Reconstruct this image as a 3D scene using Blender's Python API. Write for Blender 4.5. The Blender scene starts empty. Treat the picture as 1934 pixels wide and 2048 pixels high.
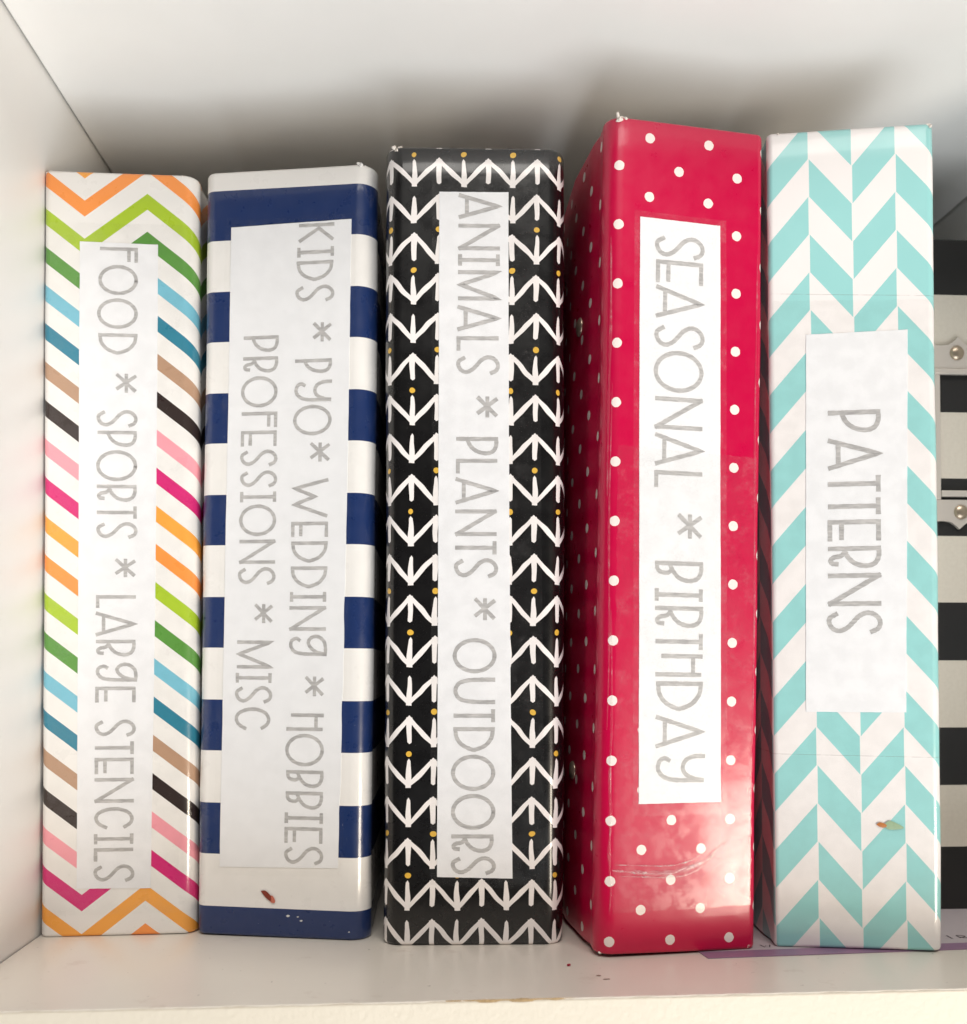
import bpy, bmesh, math, random
from mathutils import Vector, Matrix

random.seed(7)
C = bpy.context.scene.collection
SC = bpy.context.scene

# ------------------------------------------------------------------ camera
CAM_H = 0.102
cam_d = bpy.data.cameras.new('camera')
cam = bpy.data.objects.new('camera', cam_d)
C.objects.link(cam)
cam.location = (0, 0, CAM_H)
cam.rotation_euler = (math.radians(90 + 1.1956), 0, math.radians(-3.4566))
cam_d.sensor_fit = 'HORIZONTAL'
cam_d.sensor_width = 36.0
cam_d.lens = 36.0 * 1937 / 1934
cam_d.shift_y = 265.5 / 1934
cam_d.clip_start = 0.01
cam_d.clip_end = 50
cam_d.dof.use_dof = True
cam_d.dof.focus_distance = 0.355
cam_d.dof.aperture_fstop = 13.0
SC.camera = cam

# ------------------------------------------------------------------ light
world = bpy.data.worlds.new('World')
SC.world = world
world.use_nodes = True
bg = world.node_tree.nodes['Background']
bg.inputs['Color'].default_value = (1.0, 0.97, 0.93, 1)
bg.inputs['Strength'].default_value = 0.06


def area(name, loc, target, sx, sy, power, color):
    l = bpy.data.lights.new(name, 'AREA')
    l.shape = 'RECTANGLE'
    l.size, l.size_y = sx, sy
    l.energy = power
    l.color = color
    o = bpy.data.objects.new(name, l)
    C.objects.link(o)
    o.location = loc
    d = Vector(target) - Vector(loc)
    o.rotation_euler = d.to_track_quat('-Z', 'Y').to_euler()
    return o


# daylight reaching the shelf from low in front and to the right
area('window_light', (0.30, -0.31, -0.69), (0.02, 0.36, 0.14), 0.80, 0.95, 11.0, (0.925, 0.97, 1.0))
area('lamp_light', (0.80, -0.50, -0.22), (-0.05, 0.36, 0.04), 0.30, 0.26, 6.0, (1.0, 0.88, 0.72))
area('fill_light', (0.12, -0.66, 1.30), (-0.06, 0.34, 0.02), 0.9, 0.7, 14.0, (1.0, 0.965, 0.91))  # added overhead fill, brightens the shelf floor and left panel

SC.view_settings.view_transform = 'Standard'
SC.view_settings.look = 'None'
SC.view_settings.exposure = 0.17
SC.view_settings.gamma = 1.0
SC.view_settings.use_curve_mapping = False
SC.cycles.use_denoising = True
SC.cycles.use_adaptive_sampling = True
SC.cycles.adaptive_threshold = 0.02
SC.cycles.max_bounces = 8
SC.cycles.transparent_max_bounces = 12
SC.cycles.caustics_reflective = False
SC.cycles.caustics_refractive = False


# ------------------------------------------------------------------ helpers
def lin(r, g, b):
    f = lambda c: c / 12.92 if c <= 0.04045 else ((c + 0.055) / 1.055) ** 2.4
    return (f(r / 255), f(g / 255), f(b / 255), 1.0)


class X:
    """small wrapper: arithmetic on shader sockets makes Math nodes"""
    def __init__(self, nt, s):
        self.nt, self.s = nt, s

    def op(self, kind, *a):
        n = self.nt.nodes.new('ShaderNodeMath')
        n.operation = kind
        for i, v in enumerate((self,) + a):
            if isinstance(v, X):
                self.nt.links.new(v.s, n.inputs[i])
            else:
                n.inputs[i].default_value = v
        return X(self.nt, n.outputs[0])

    def __add__(self, o): return self.op('ADD', o)
    def __radd__(self, o): return self.op('ADD', o)
    def __sub__(self, o): return self.op('SUBTRACT', o)
    def __mul__(self, o): return self.op('MULTIPLY', o)
    def __rmul__(self, o): return self.op('MULTIPLY', o)
    def __truediv__(self, o): return self.op('DIVIDE', o)
    def __lt__(self, o): return self.op('LESS_THAN', o)
    def __gt__(self, o): return self.op('GREATER_THAN', o)
    def fract(self): return self.op('FRACT')
    def floor(self): return self.op('FLOOR')
    def abs(self): return self.op('ABSOLUTE')
    def max(self, o): return self.op('MAXIMUM', o)
    def min(self, o): return self.op('MINIMUM', o)
    def mod(self, o): return self.op('FLOORED_MODULO', o)
    def sqrt(self): return self.op('SQRT')
    def neg(self): return self.op('MULTIPLY', -1.0)
    def clamp(self):
        r = self.op('ADD', 0.0)
        r.s.node.use_clamp = True
        return r


def new_mat(name):
    m = bpy.data.materials.new(name)
    m.use_nodes = True
    nt = m.node_tree
    return m, nt, nt.nodes['Principled BSDF']


def coords(nt, kind='UV'):
    tc = nt.nodes.new('ShaderNodeTexCoord')
    sp = nt.nodes.new('ShaderNodeSeparateXYZ')
    nt.links.new(tc.outputs[kind], sp.inputs[0])
    return tc.outputs[kind], X(nt, sp.outputs[0]), X(nt, sp.outputs[1]), X(nt, sp.outputs[2])


def noise(nt, vec, scale, detail=3.0, rough=0.55, stretch=None):
    n = nt.nodes.new('ShaderNodeTexNoise')
    n.inputs['Scale'].default_value = scale
    n.inputs['Detail'].default_value = detail
    n.inputs['Roughness'].default_value = rough
    if stretch:
        mp = nt.nodes.new('ShaderNodeMapping')
        mp.inputs['Scale'].default_value = stretch
        nt.links.new(vec, mp.inputs[0])
        vec = mp.outputs[0]
    nt.links.new(vec, n.inputs['Vector'])
    return X(nt, n.outputs['Fac'])


def mixc(nt, fac, a, b):
    m = nt.nodes.new('ShaderNodeMix')
    m.data_type = 'RGBA'
    if isinstance(fac, X):
        nt.links.new(fac.s, m.inputs[0])
    else:
        m.inputs[0].default_value = fac
    for i, v in ((6, a), (7, b)):
        if isinstance(v, tuple):
            m.inputs[i].default_value = v
        else:
            nt.links.new(v, m.inputs[i])
    return m.outputs[2]


def bump(nt, bsdf, h, strength, dist=0.0003):
    b = nt.nodes.new('ShaderNodeBump')
    b.inputs['Strength'].default_value = strength
    b.inputs['Distance'].default_value = dist
    nt.links.new(h.s, b.inputs['Height'])
    nt.links.new(b.outputs[0], bsdf.inputs['Normal'])
    return b


def ramp_range(x, lo, hi):
    """0 below lo, 1 above hi"""
    return ((x - lo) * (1.0 / (hi - lo))).clamp()


# ------------------------------------------------------------------ materials
def cover_material(name, pattern, rough=0.22, coat=0.35, wear=(0.86, 0.83, 0.80, 1), wear_amt=1.0):
    m, nt, b = new_mat(name)
    vec, u, v, _ = coords(nt, 'UV')          # millimetres along the cover and up it
    col = pattern(nt, vec, u, v)
    fine = noise(nt, vec, 2.2, 4, 0.6)
    scr = noise(nt, vec, 0.35, 5, 0.65, (1.0, 0.25, 1.0))
    scuff = ramp_range(scr, 0.70, 0.76) * ramp_range(fine, 0.52, 0.66) * (0.45 * wear_amt)
    col = mixc(nt, scuff, col, wear)
    spk = noise(nt, vec, 0.9, 2, 0.5)
    fleck = ramp_range(spk, 0.775, 0.79) * (0.55 * wear_amt)
    col = mixc(nt, fleck, col, wear)
    nt.links.new(col, b.inputs['Base Color'])
    r = noise(nt, vec, 0.12, 4, 0.6)
    rr = ramp_range(r, 0.3, 0.75) * 0.16 + rough + scuff * 0.3
    nt.links.new(rr.s, b.inputs['Roughness'])
    b.inputs['Coat Weight'].default_value = coat
    b.inputs['Coat Roughness'].default_value = 0.09
    b.inputs['Specular IOR Level'].default_value = 0.42
    h = noise(nt, vec, 1.6, 3, 0.6) * 0.35 + noise(nt, vec, 0.09, 2, 0.5) * 4.0
    bump(nt, b, h, 0.2, 0.0001)
    return m


def ramp_const(nt, fac, cols):
    r = nt.nodes.new('ShaderNodeValToRGB')
    r.color_ramp.interpolation = 'CONSTANT'
    el = r.color_ramp.elements
    n = len(cols)
    while len(el) < n:
        el.new(0.5)
    for i, c in enumerate(cols):
        el[i].position = i / n
        el[i].color = c
    nt.links.new(fac.s, r.inputs[0])
    return r.outputs[0]


CHEV = [lin(*c) for c in ((246, 150, 72), (168, 196, 52), (92, 148, 66), (120, 186, 206), (52, 128, 152),
                          (182, 146, 120), (52, 41, 39), (240, 158, 170), (212, 45, 118), (244, 166, 70))]
WHITE_V = lin(235, 232, 229)


def pat_chevron(nt, vec, u, v):
    d = ((u + 13.4) / 46.6 + 0.5).fract() - 0.5
    t = d.abs() * 46.6
    c = (v - t * 0.776 - 272.6) / 14.62
    idx = (c.floor().neg() + 0.0).mod(10.0) * 0.1 + 0.05
    col = ramp_const(nt, idx, CHEV)
    return mixc(nt, c.fract() < 0.42, WHITE_V, col)


def pat_stripe(nt, vec, u, v):
    c = ((v - 10.8) / 38.85).fract()
    return mixc(nt, c > 0.505, WHITE_V, lin(27, 48, 96))


def pat_arrow(nt, vec, u, v):
    wob = noise(nt, vec, 0.13, 0, 0.5) - 0.5
    wob2 = noise(nt, vec, 0.17, 0, 0.5, (1.1, 1, 1)) - 0.5
    uu = u + (288.0 - v.s if False else (v - 288.0) * -0.0068) + wob * 1.0
    vv = v + wob2 * 1.0 + (v - 262.0).max(0.0) * 0.065
    P, half = 18.0, 9.0
    white = dots = None
    q = vv.mod(44.25)                         # rows repeat every 44.25 mm
    for top, flip in ((245.7, 0), (231.5, 0), (216.4, 1)):
        ph = -4.3 + (half if flip else 0.0)
        d = ((uu + ph) / P + 0.5).fract() - 0.5
        tp = d.abs() * P                      # distance from nearest peak column
        tv = tp.neg() + half                  # distance from nearest valley column
        # height below the row's top edge, wrapped
        y = (q - (top % 44.25) + 30.0).mod(44.25).neg() + 30.0
        zc = tp * (9.6 / half) + 1.3          # zigzag centre line
        z = (y - zc).abs() < (tp.min(tv) * 0.09 + 0.98)
        stem = (tp < ((y * -0.035) + 1.15)) * (y > 1.0) * (y < (tp * -0.7 + 10.6))
        sv = (tv < (y * 0.075 + 0.46).min(1.0)) * (y > (tv * 1.5 + 0.9)) * (y < 11.8)
        w = z.max(stem).max(sv)
        white = w if white is None else white.max(w)
        if (top, flip) != (245.7, 0):
            e = ((tp + wob * 0.8) * 1.0).op('POWER', 2.0) + (y - 14.1).op('POWER', 2.0)
            k = e < 1.1
            dots = k if dots is None else dots.max(k)
    col = mixc(nt, white, lin(14, 13, 14), lin(240, 234, 232))
    return mixc(nt, dots, col, lin(226, 180, 70))


def pat_dots(nt, vec, u, v):
    def lat(u0, v0):
        a = (((u - u0) / 22.2 + 0.5).fract() - 0.5) * 22.2
        b = (((v - v0) / 20.95 + 0.5).fract() - 0.5) * 20.95
        return (a * a + b * b).sqrt()
    r = lat(-13.9, 287.7).min(lat(-25.1, 276.95))
    n = (noise(nt, vec, 0.8, 1) - 0.5) * 0.35
    return mixc(nt, (r + n) < 1.78, lin(196, 0, 64), lin(240, 228, 222))


def pat_herring(nt, vec, u, v):
    w = (u - 0.6 + (v - 150.0) * 0.0044 * 1.0)
    k = (w / 30.2 + 0.5).fract() - 0.5
    t = k.abs() * 30.2
    par = (w / 30.2).fract() < 0.5
    st = (((v - t * 1.15) - 253.7) / 27.38).fract() < 0.5
    on = (st - par).abs()
    edge = t.min(t.neg() + 15.1) < 0.16
    on = on * (edge.neg() + 1.0)
    col = mixc(nt, on, lin(236, 231, 230), lin(150, 207, 206))
    # old tape edges crossing the spine
    l1 = ((v + u * 0.06 - 234.6).abs() < 0.13) + ((v + u * 0.018 - 69.0).abs() < 0.13)
    brk = ramp_range(noise(nt, vec, 0.2, 2), 0.35, 0.5)
    return mixc(nt, l1 * brk * 0.35, col, lin(120, 110, 105))


def plain(name, col, rough=0.5, bump_s=0.0, scale=300.0, spec=0.5, var=0.0):
    m, nt, b = new_mat(name)
    vec = nt.nodes.new('ShaderNodeTexCoord').outputs['Object']
    n = noise(nt, vec, scale, 4)
    c2 = tuple(x * (1 - var) for x in col[:3]) + (1,)
    nt.links.new(mixc(nt, n, col, c2), b.inputs['Base Color'])
    b.inputs['Roughness'].default_value = rough
    b.inputs['Specular IOR Level'].default_value = spec
    if bump_s:
        bump(nt, b, n, bump_s)
    return m


def paper_mat(name, col):
    m, nt, b = new_mat(name)
    vec = nt.nodes.new('ShaderNodeTexCoord').outputs['Object']
    n = noise(nt, vec, 140.0, 4, 0.6)
    n2 = noise(nt, vec, 1500.0, 3, 0.6)
    dark = tuple(x * 0.90 for x in col[:3]) + (1,)
    f = ramp_range(n, 0.35, 0.75) * 0.08 + ramp_range(n2, 0.5, 0.8) * 0.25
    nt.links.new(mixc(nt, f, col, dark), b.inputs['Base Color'])
    b.inputs['Roughness'].default_value = 0.45
    bump(nt, b, n * 0.5 + n2 * 0.25, 0.10, 0.0003)
    return m


def ink_mat():
    m, nt, b = new_mat('grey_marker_ink')
    vec = nt.nodes.new('ShaderNodeTexCoord').outputs['Object']
    n = noise(nt, vec, 900.0, 3, 0.6, (0.25, 1.0, 1.6))
    n2 = noise(nt, vec, 160.0, 2)
    f = ramp_range(n, 0.38, 0.66) * 0.75 + ramp_range(n2, 0.4, 0.7) * 0.25
    nt.links.new(mixc(nt, f, lin(162, 160, 160), lin(200, 197, 196)), b.inputs['Base Color'])
    b.inputs['Roughness'].default_value = 0.5
    return m


def tape_mat(name, seed, haze=0.0, crinkle=0.5, gloss=1.0):
    m, nt, b = new_mat(name)
    nt.nodes.remove(b)
    out = nt.nodes['Material Output']
    vec, u, v, _ = coords(nt, 'UV')
    mp = nt.nodes.new('ShaderNodeMapping')
    mp.inputs['Location'].default_value = (seed * 13.1, seed * 7.7, 0)
    nt.links.new(vec, mp.inputs[0])
    vec = mp.outputs[0]
    n = noise(nt, vec, 0.16, 5, 0.62)
    n2 = noise(nt, vec, 1.1, 4, 0.65)
    patch = ramp_range(n, 0.42, 0.58)
    tr = nt.nodes.new('ShaderNodeBsdfTransparent')
    tr.inputs[0].default_value = (1.0, 1.0, 0.998, 1)
    gl = nt.nodes.new('ShaderNodeBsdfGlossy')
    ro = patch * 0.14 + 0.07
    nt.links.new(ro.s, gl.inputs['Roughness'])
    bp = nt.nodes.new('ShaderNodeBump')
    bp.inputs['Strength'].default_value = crinkle
    bp.inputs['Distance'].default_value = 0.00001
    nt.links.new((n2 * 0.5 + n * 2.0).s, bp.inputs['Height'])
    nt.links.new(bp.outputs[0], gl.inputs['Normal'])
    ge = nt.nodes.new('ShaderNodeNewGeometry')
    dt = nt.nodes.new('ShaderNodeVectorMath')
    dt.operation = 'DOT_PRODUCT'
    nt.links.new(ge.outputs['Normal'], dt.inputs[0])
    nt.links.new(ge.outputs['Incoming'], dt.inputs[1])
    # Schlick reflectance, the same from both sides of the thin film
    refl = (X(nt, dt.outputs['Value']).abs().neg() + 1.0).op('POWER', 5.0) * 0.5 + 0.05
    mx = nt.nodes.new('ShaderNodeMixShader')
    k = refl * (patch * 0.6 + 0.4) * gloss
    nt.links.new(k.s, mx.inputs[0])
    nt.links.new(tr.outputs[0], mx.inputs[1])
    nt.links.new(gl.outputs[0], mx.inputs[2])
    last = mx
    if haze:
        df = nt.nodes.new('ShaderNodeBsdfDiffuse')
        df.inputs[0].default_value = (0.9, 0.86, 0.86, 1)
        m2 = nt.nodes.new('ShaderNodeMixShader')
        hz = ramp_range(noise(nt, vec, 0.11, 5, 0.7), 0.5, 0.66) * ramp_range(n2, 0.3, 0.75) * haze + haze * 0.12
        nt.links.new(hz.s, m2.inputs[0])
        nt.links.new(mx.outputs[0], m2.inputs[1])
        nt.links.new(df.outputs[0], m2.inputs[2])
        last = m2
    nt.links.new(last.outputs[0], out.inputs[0])
    return m


def melamine(name, col, rough, bump_s, scale, stain=0.0, coat=0.0):
    m, nt, b = new_mat(name)
    vec = nt.nodes.new('ShaderNodeTexCoord').outputs['Object']
    n = noise(nt, vec, scale, 3, 0.5)
    big = noise(nt, vec, 9.0, 4, 0.6)
    c2 = tuple(x * 0.93 for x in col[:3]) + (1,)
    c = mixc(nt, ramp_range(big, 0.3, 0.75), col, c2)
    if stain:
        s = ramp_range(noise(nt, vec, 45.0, 5, 0.7), 0.62, 0.74) * stain
        c = mixc(nt, s, c, lin(150, 118, 88))
        s2 = ramp_range(noise(nt, vec, 420.0, 2, 0.5), 0.73, 0.76) * 0.5
        c = mixc(nt, s2, c, lin(120, 108, 98))
        s3 = ramp_range(noise(nt, vec, 380.0, 2, 0.5, (1.3, 1.1, 1)), 0.74, 0.77) * 0.6
        c = mixc(nt, s3, c, lin(240, 232, 222))
    nt.links.new(c, b.inputs['Base Color'])
    rr = ramp_range(big, 0.3, 0.7) * 0.08 + rough
    nt.links.new(rr.s, b.inputs['Roughness'])
    b.inputs['Coat Weight'].default_value = coat
    b.inputs['Coat Roughness'].default_value = 0.30
    bump(nt, b, n, bump_s, 0.0002)
    return m


M_SHELF = melamine('white_melamine', lin(242, 240, 237), 0.34, 0.10, 900.0)
M_FLOOR = melamine('worn_shelf_laminate', lin(226, 218, 207), 0.30, 0.12, 700.0, 0.30, 0.35)
M_EDGE = melamine('textured_shelf_edge', lin(218, 209, 193), 0.5, 1.0, 520.0)
M_CHIP = plain('torn_chipboard', lin(206, 176, 134), 0.8, 0.6, 900.0, 0.2, 0.5)
M_BOARD = plain('grey_board', lin(205, 202, 198), 0.7, 0.2, 500.0)
M_FRAY = plain('frayed_paper', lin(236, 228, 220), 0.8, 0.3, 1500.0, 0.2, 0.15)
M_PAGES = plain('page_paper', lin(232, 229, 222), 0.8, 0.3, 800.0, 0.2, 0.12)
M_LABEL = paper_mat('label_paper', lin(234, 234, 237))
M_INK = ink_mat()


# ------------------------------------------------------------------ mesh tools
def link(name, verts, faces, mat=None, parent=None, smooth=True, uvs=None, mats=None, midx=None):
    me = bpy.data.meshes.new(name)
    me.from_pydata([tuple(v) for v in verts], [], faces)
    for m in (mats or [mat]):
        me.materials.append(m)
    if uvs:
        uvl = me.uv_layers.new(name='UVMap')
        for lp in me.loops:
            uvl.data[lp.index].uv = uvs[lp.vertex_index]
    if midx:
        for p, i in zip(me.polygons, midx):
            p.material_index = i
    if smooth:
        for p in me.polygons:
            p.use_smooth = True
    me.update()
    o = bpy.data.objects.new(name, me)
    C.objects.link(o)
    if parent:
        o.parent = parent
    return o


def from_bm(name, bm, mat, parent=None, smooth=False):
    me = bpy.data.meshes.new(name)
    bm.normal_update()
    bm.to_mesh(me)
    bm.free()
    me.materials.append(mat)
    if smooth:
        for p in me.polygons:
            p.use_smooth = True
    o = bpy.data.objects.new(name, me)
    C.objects.link(o)
    if parent:
        o.parent = parent
    return o


def box_bm(x0, x1, y0, y1, z0, z1, bev=0.0):
    bm = bmesh.new()
    bmesh.ops.create_cube(bm, size=1.0)
    for v in bm.verts:
        v.co = ((x0 + x1) / 2 + v.co.x * (x1 - x0), (y0 + y1) / 2 + v.co.y * (y1 - y0), (z0 + z1) / 2 + v.co.z * (z1 - z0))
    if bev:
        bmesh.ops.bevel(bm, geom=bm.edges[:], offset=bev, segments=3, affect='EDGES', profile=0.5)
    return bm


def thing(name, label, cat, loc=(0, 0, 0), group=None):
    o = bpy.data.objects.new(name, None)
    o.empty_display_size = 0.02
    C.objects.link(o)
    o.location = loc
    o['label'] = label
    o['category'] = cat
    if group:
        o['group'] = group
    return o


def tag(o, label, cat):
    o['label'] = label
    o['category'] = cat
    return o


# ------------------------------------------------------------------ the shelf
XL, XR, ZC, YB = -0.1452, 0.2625, 0.3284, 0.68


def front_y(x):
    return 0.2962 + 0.0085 * x


shelf = thing('shelf_unit', 'white melamine shelf compartment with cream textured front edge holding the binders', 'shelf', (0.06, 0.48, -0.03))


def sh(name, bm, mat):
    o = from_bm(name, bm, mat)
    o.parent = shelf
    o.matrix_parent_inverse = Matrix.Translation(-Vector(shelf.location))
    return o


def slab(x0, x1, z0, z1, bev, yb=YB):
    bm = box_bm(x0, x1, 0, 1, z0, z1)
    for v in bm.verts:
        v.co.y = front_y(v.co.x) if v.co.y < 0.5 else yb
    bmesh.ops.bevel(bm, geom=bm.edges[:], offset=bev, segments=3, affect='EDGES', profile=0.5)
    return bm


sh('bottom_board', slab(XL + 0.0006, XR - 0.0006, -0.030, -0.0003, 0.0006), M_EDGE)
sh('left_panel', slab(XL - 0.018, XL, -0.030, 0.40, 0.001), M_SHELF)
sh('right_panel', slab(XR, XR + 0.018, -0.030, 0.40, 0.001), M_SHELF)
sh('top_board', slab(XL + 0.0008, XR - 0.0008, ZC, ZC + 0.03, 0.001), M_SHELF)
sh('back_panel', box_bm(XL - 0.018, XR + 0.018, YB + 0.0005, YB + 0.006, -0.03, 0.40), M_SHELF)
# laminate skin of the shelf board: its front edge is slightly ragged
vs, fs = [], []
N = 240
for i in range(N + 1):
    x = XL + 0.0006 + (XR - XL - 0.0012) * i / N
    y = front_y(x) + 0.0003 + 0.00022 * math.sin(x * 310) * math.sin(x * 97 + 1) + random.uniform(-0.00012, 0.00012)
    k = max(0.0, 1 - abs((x - 0.027) / 0.020) ** 2)
    y += 0.0007 * k * (0.6 + 0.4 * math.sin(x * 900)) + (random.uniform(0, 0.0003) if k > 0 else 0)
    vs += [(x, y, -0.0004), (x, y + 0.00012, 0.0), (x, YB, 0.0)]
    if i:
        a, b_ = 3 * (i - 1), 3 * i
        fs += [(a, b_, b_ + 1, a + 1), (a + 1, b_ + 1, b_ + 2, a + 2)]
lam = link('shelf_surface', vs, fs, M_FLOOR, smooth=False)
lam.parent = shelf
lam.matrix_parent_inverse = Matrix.Translation(-Vector(shelf.location))
# chipped strip where the edge has peeled
vs, fs = [], []
N = 70
for i in range(N + 1):
    t = i / N
    x = 0.0065 + 0.041 * t
    env = max(0.0, math.sin(math.pi * t) ** 1.3 * (0.6 + 0.4 * math.sin(t * 23 + 1)))
    y0 = front_y(x) + 0.0003 - 0.0006 * env
    y1 = front_y(x) + 0.0005 + 0.0010 * env * random.uniform(0.55, 1.0)
    vs += [(x, y0, -0.0007), (x, y0 + 0.0003, -0.0002 + 0.0004 * env * random.random()),
           (x, (y0 + y1) / 2, 0.0003 * env * random.random()), (x, y1, -0.0003)]
    if i:
        a, b_ = 4 * (i - 1), 4 * i
        fs += [(a + j, b_ + j, b_ + j + 1, a + j + 1) for j in range(3)]
ch = link('chipped_edge', vs, fs, M_CHIP, smooth=False)
ch.parent = shelf
ch.matrix_parent_inverse = Matrix.Translation(-Vector(shelf.location))

# ------------------------------------------------------------------ lettering
GLYPHS = {
    'A': [[(0, 0), (.5, 1), (1, 0)], [(.09, .17), (.91, .17)]],
    'B': [[(0, 0), (0, 1)], ['c', (0, 1), (.45, 1), (.85, .92), (1, .74), (.86, .52), (.5, .38), (.1, .30)],
          ['c', (.38, .34), (.56, .24), (.5, .08), (.28, .01), (0, .015)]],
    'C': [['c', (.97, .80), (.78, .95), (.5, 1), (.2, .9), (.03, .68), (0, .5), (.04, .3), (.22, .08), (.5, 0), (.8, .08), (1, .27)]],
    'D': [[(0, 0), (0, 1)], ['c', (0, .99), (.4, .96), (.78, .8), (.98, .55), (.97, .42), (.75, .18), (.4, .04), (0, .01)]],
    'E': [[(0, 0), (0, 1)], [(0, 1), (1, 1)], [(0, .24), (.93, .24)], [(0, 0), (1, 0)]],
    'F': [[(0, 0), (0, 1)], [(0, 1), (1, 1)], [(0, .79), (.95, .79)]],
    'H': [[(0, .13), (0, 1)], [(1, 0), (1, .97)], [(0, .82), (1, .82)]],
    'I': [[(.5, 0), (.5, 1)], [(0, 1), (1, 1)], [(0, 0), (1, 0)]],
    'K': [[(0, 0), (0, 1)], [(.93, .98), (.22, .57), (1, 0)]],
    'L': [[(0, 0), (0, 1)], [(0, 0), (1, 0)]],
    'M': [[(0, 0), (0, 1), (.48, .02), (1, 1), (1, 0)]],
    'N': [[(0, 0), (0, 1)], [(0, 1), (1, 0)], [(1, 0), (1, 1)]],
    'O': [['o']],
    'P': [[(0, 0), (0, 1)], ['c', (0, 1), (.45, 1), (.85, .92), (1, .74), (.86, .5), (.5, .33), (0, .24)]],
    'R': [[(0, 0), (0, 1)], ['c', (0, 1), (.45, 1), (.85, .92), (1, .74), (.86, .52), (.5, .37), (.08, .29)],
          ['c', (.2, .31), (.42, .22), (.5, .08), (.66, .01), (.84, .04), (.88, .13)]],
    'S': [['c', (1, .84), (.86, .95), (.6, 1), (.3, .97), (.06, .86), (.02, .72), (.2, .58), (.5, .47), (.8, .35), (.96, .2), (.84, .07), (.55, 0), (.28, .01), (.08, .13)]],
    'T': [[(.5, 0), (.5, 1)], [(0, 1), (1, 1)]],
    'U': [['c', (0, 1), (0, .7), (.03, .36), (.16, .1), (.5, 0), (.84, .1), (.97, .36), (1, .7), (1, 1)]],
    'W': [[(0, 1), (.23, .02), (.46, .64), (.68, .02), (1, .98)]],
    'g': [['c', (.97, .99), (.7, 1), (.3, .96), (.03, .8), (.05, .62), (.3, .51), (.6, .57), (.85, .74), (.97, .99)],
          ['c', (.97, .99), (.97, .7), (.95, .36), (.84, .12), (.55, .01), (.25, .03), (.12, .16), (.2, .24)]],
    'y': [['c', (.05, 1), (.06, .8), (.2, .62), (.48, .55), (.75, .62), (.92, .82), (.97, .98)],
          ['c', (.97, .98), (.97, .68), (.95, .34), (.82, .12), (.55, .01), (.25, .04), (.13, .15), (.2, .24)]],
    '*': [[(.02, .06), (.95, .95)], [(.82, .06), (.1, .97)], [(.02, .52), (1, .52)]],
}


def crom(pts, n=7):
    p = [pts[0]] + list(pts) + [pts[-1]]
    out = []
    for i in range(1, len(p) - 2):
        for k in range(n):
            t = k / n
            out.append(tuple(0.5 * ((2 * p[i][c]) + (-p[i - 1][c] + p[i + 1][c]) * t + (2 * p[i - 1][c] - 5 * p[i][c] + 4 * p[i + 1][c] - p[i + 2][c]) * t * t
                                    + (-p[i - 1][c] + 3 * p[i][c] - 3 * p[i + 1][c] + p[i + 2][c]) * t ** 3) for c in (0, 1)))
    out.append(pts[-1])
    return out


def strokes(ch):
    for s in GLYPHS[ch]:
        if s[0] == 'o':
            yield [(.5 + .5 * math.sin(a * math.tau / 44), .5 + .5 * math.cos(a * math.tau / 44)) for a in range(46)]
        elif s[0] == 'c':
            yield crom(s[1:])
        else:
            yield s


def ribbons(items, width, surf):
    """items: (char, v0, v1, u_base, u_top) in mm; reading runs down the spine, letter tops face right"""
    vs, fs = [], []
    lay = 0
    for ch, v0, v1, ub, ut in items:
        hw = width / 2
        va, vb = v0 - hw, v1 + hw
        ua, uc = ub + hw, ut - hw
        for st in strokes(ch):
            lay = (lay + 1) % 6
            P = [Vector((ua + (uc - ua) * h, va + (vb - va) * t)) for t, h in st]
            Q = [P[0]]
            for a, b_ in zip(P, P[1:]):
                n = max(1, int((b_ - a).length / 1.2))
                Q += [a.lerp(b_, (i + 1) / n) for i in range(n)]
            d0 = (Q[1] - Q[0]).normalized()
            d1 = (Q[-1] - Q[-2]).normalized()
            if ch != 'O':
                Q[0] = Q[0] - d0 * hw * 0.9
                Q[-1] = Q[-1] + d1 * hw * 0.9
            base = len(vs)
            ph = random.random() * 6
            for i, q in enumerate(Q):
                d = (Q[min(i + 1, len(Q) - 1)] - Q[max(i - 1, 0)]).normalized()
                # mitre at sharp corners
                sc_ = 1.0
                if 0 < i < len(Q) - 1:
                    cs = (Q[i] - Q[i - 1]).normalized().dot((Q[i + 1] - Q[i]).normalized())
                    sc_ = min(2.2, 1.0 / max(0.2, math.sqrt(max(0.02, (1 + cs) / 2))))
                n = Vector((-d.y, d.x)) * hw * sc_ * (1 + 0.06 * math.sin(i * 1.7 + ph) + random.uniform(-.04, .04))
                for w in (q + n, q - n):
                    vs.append(surf(w.x, w.y, lay * 0.006))
                if i:
                    a = base + 2 * i
                    fs.append((a - 2, a - 1, a + 1, a))
    return vs, fs


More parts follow.
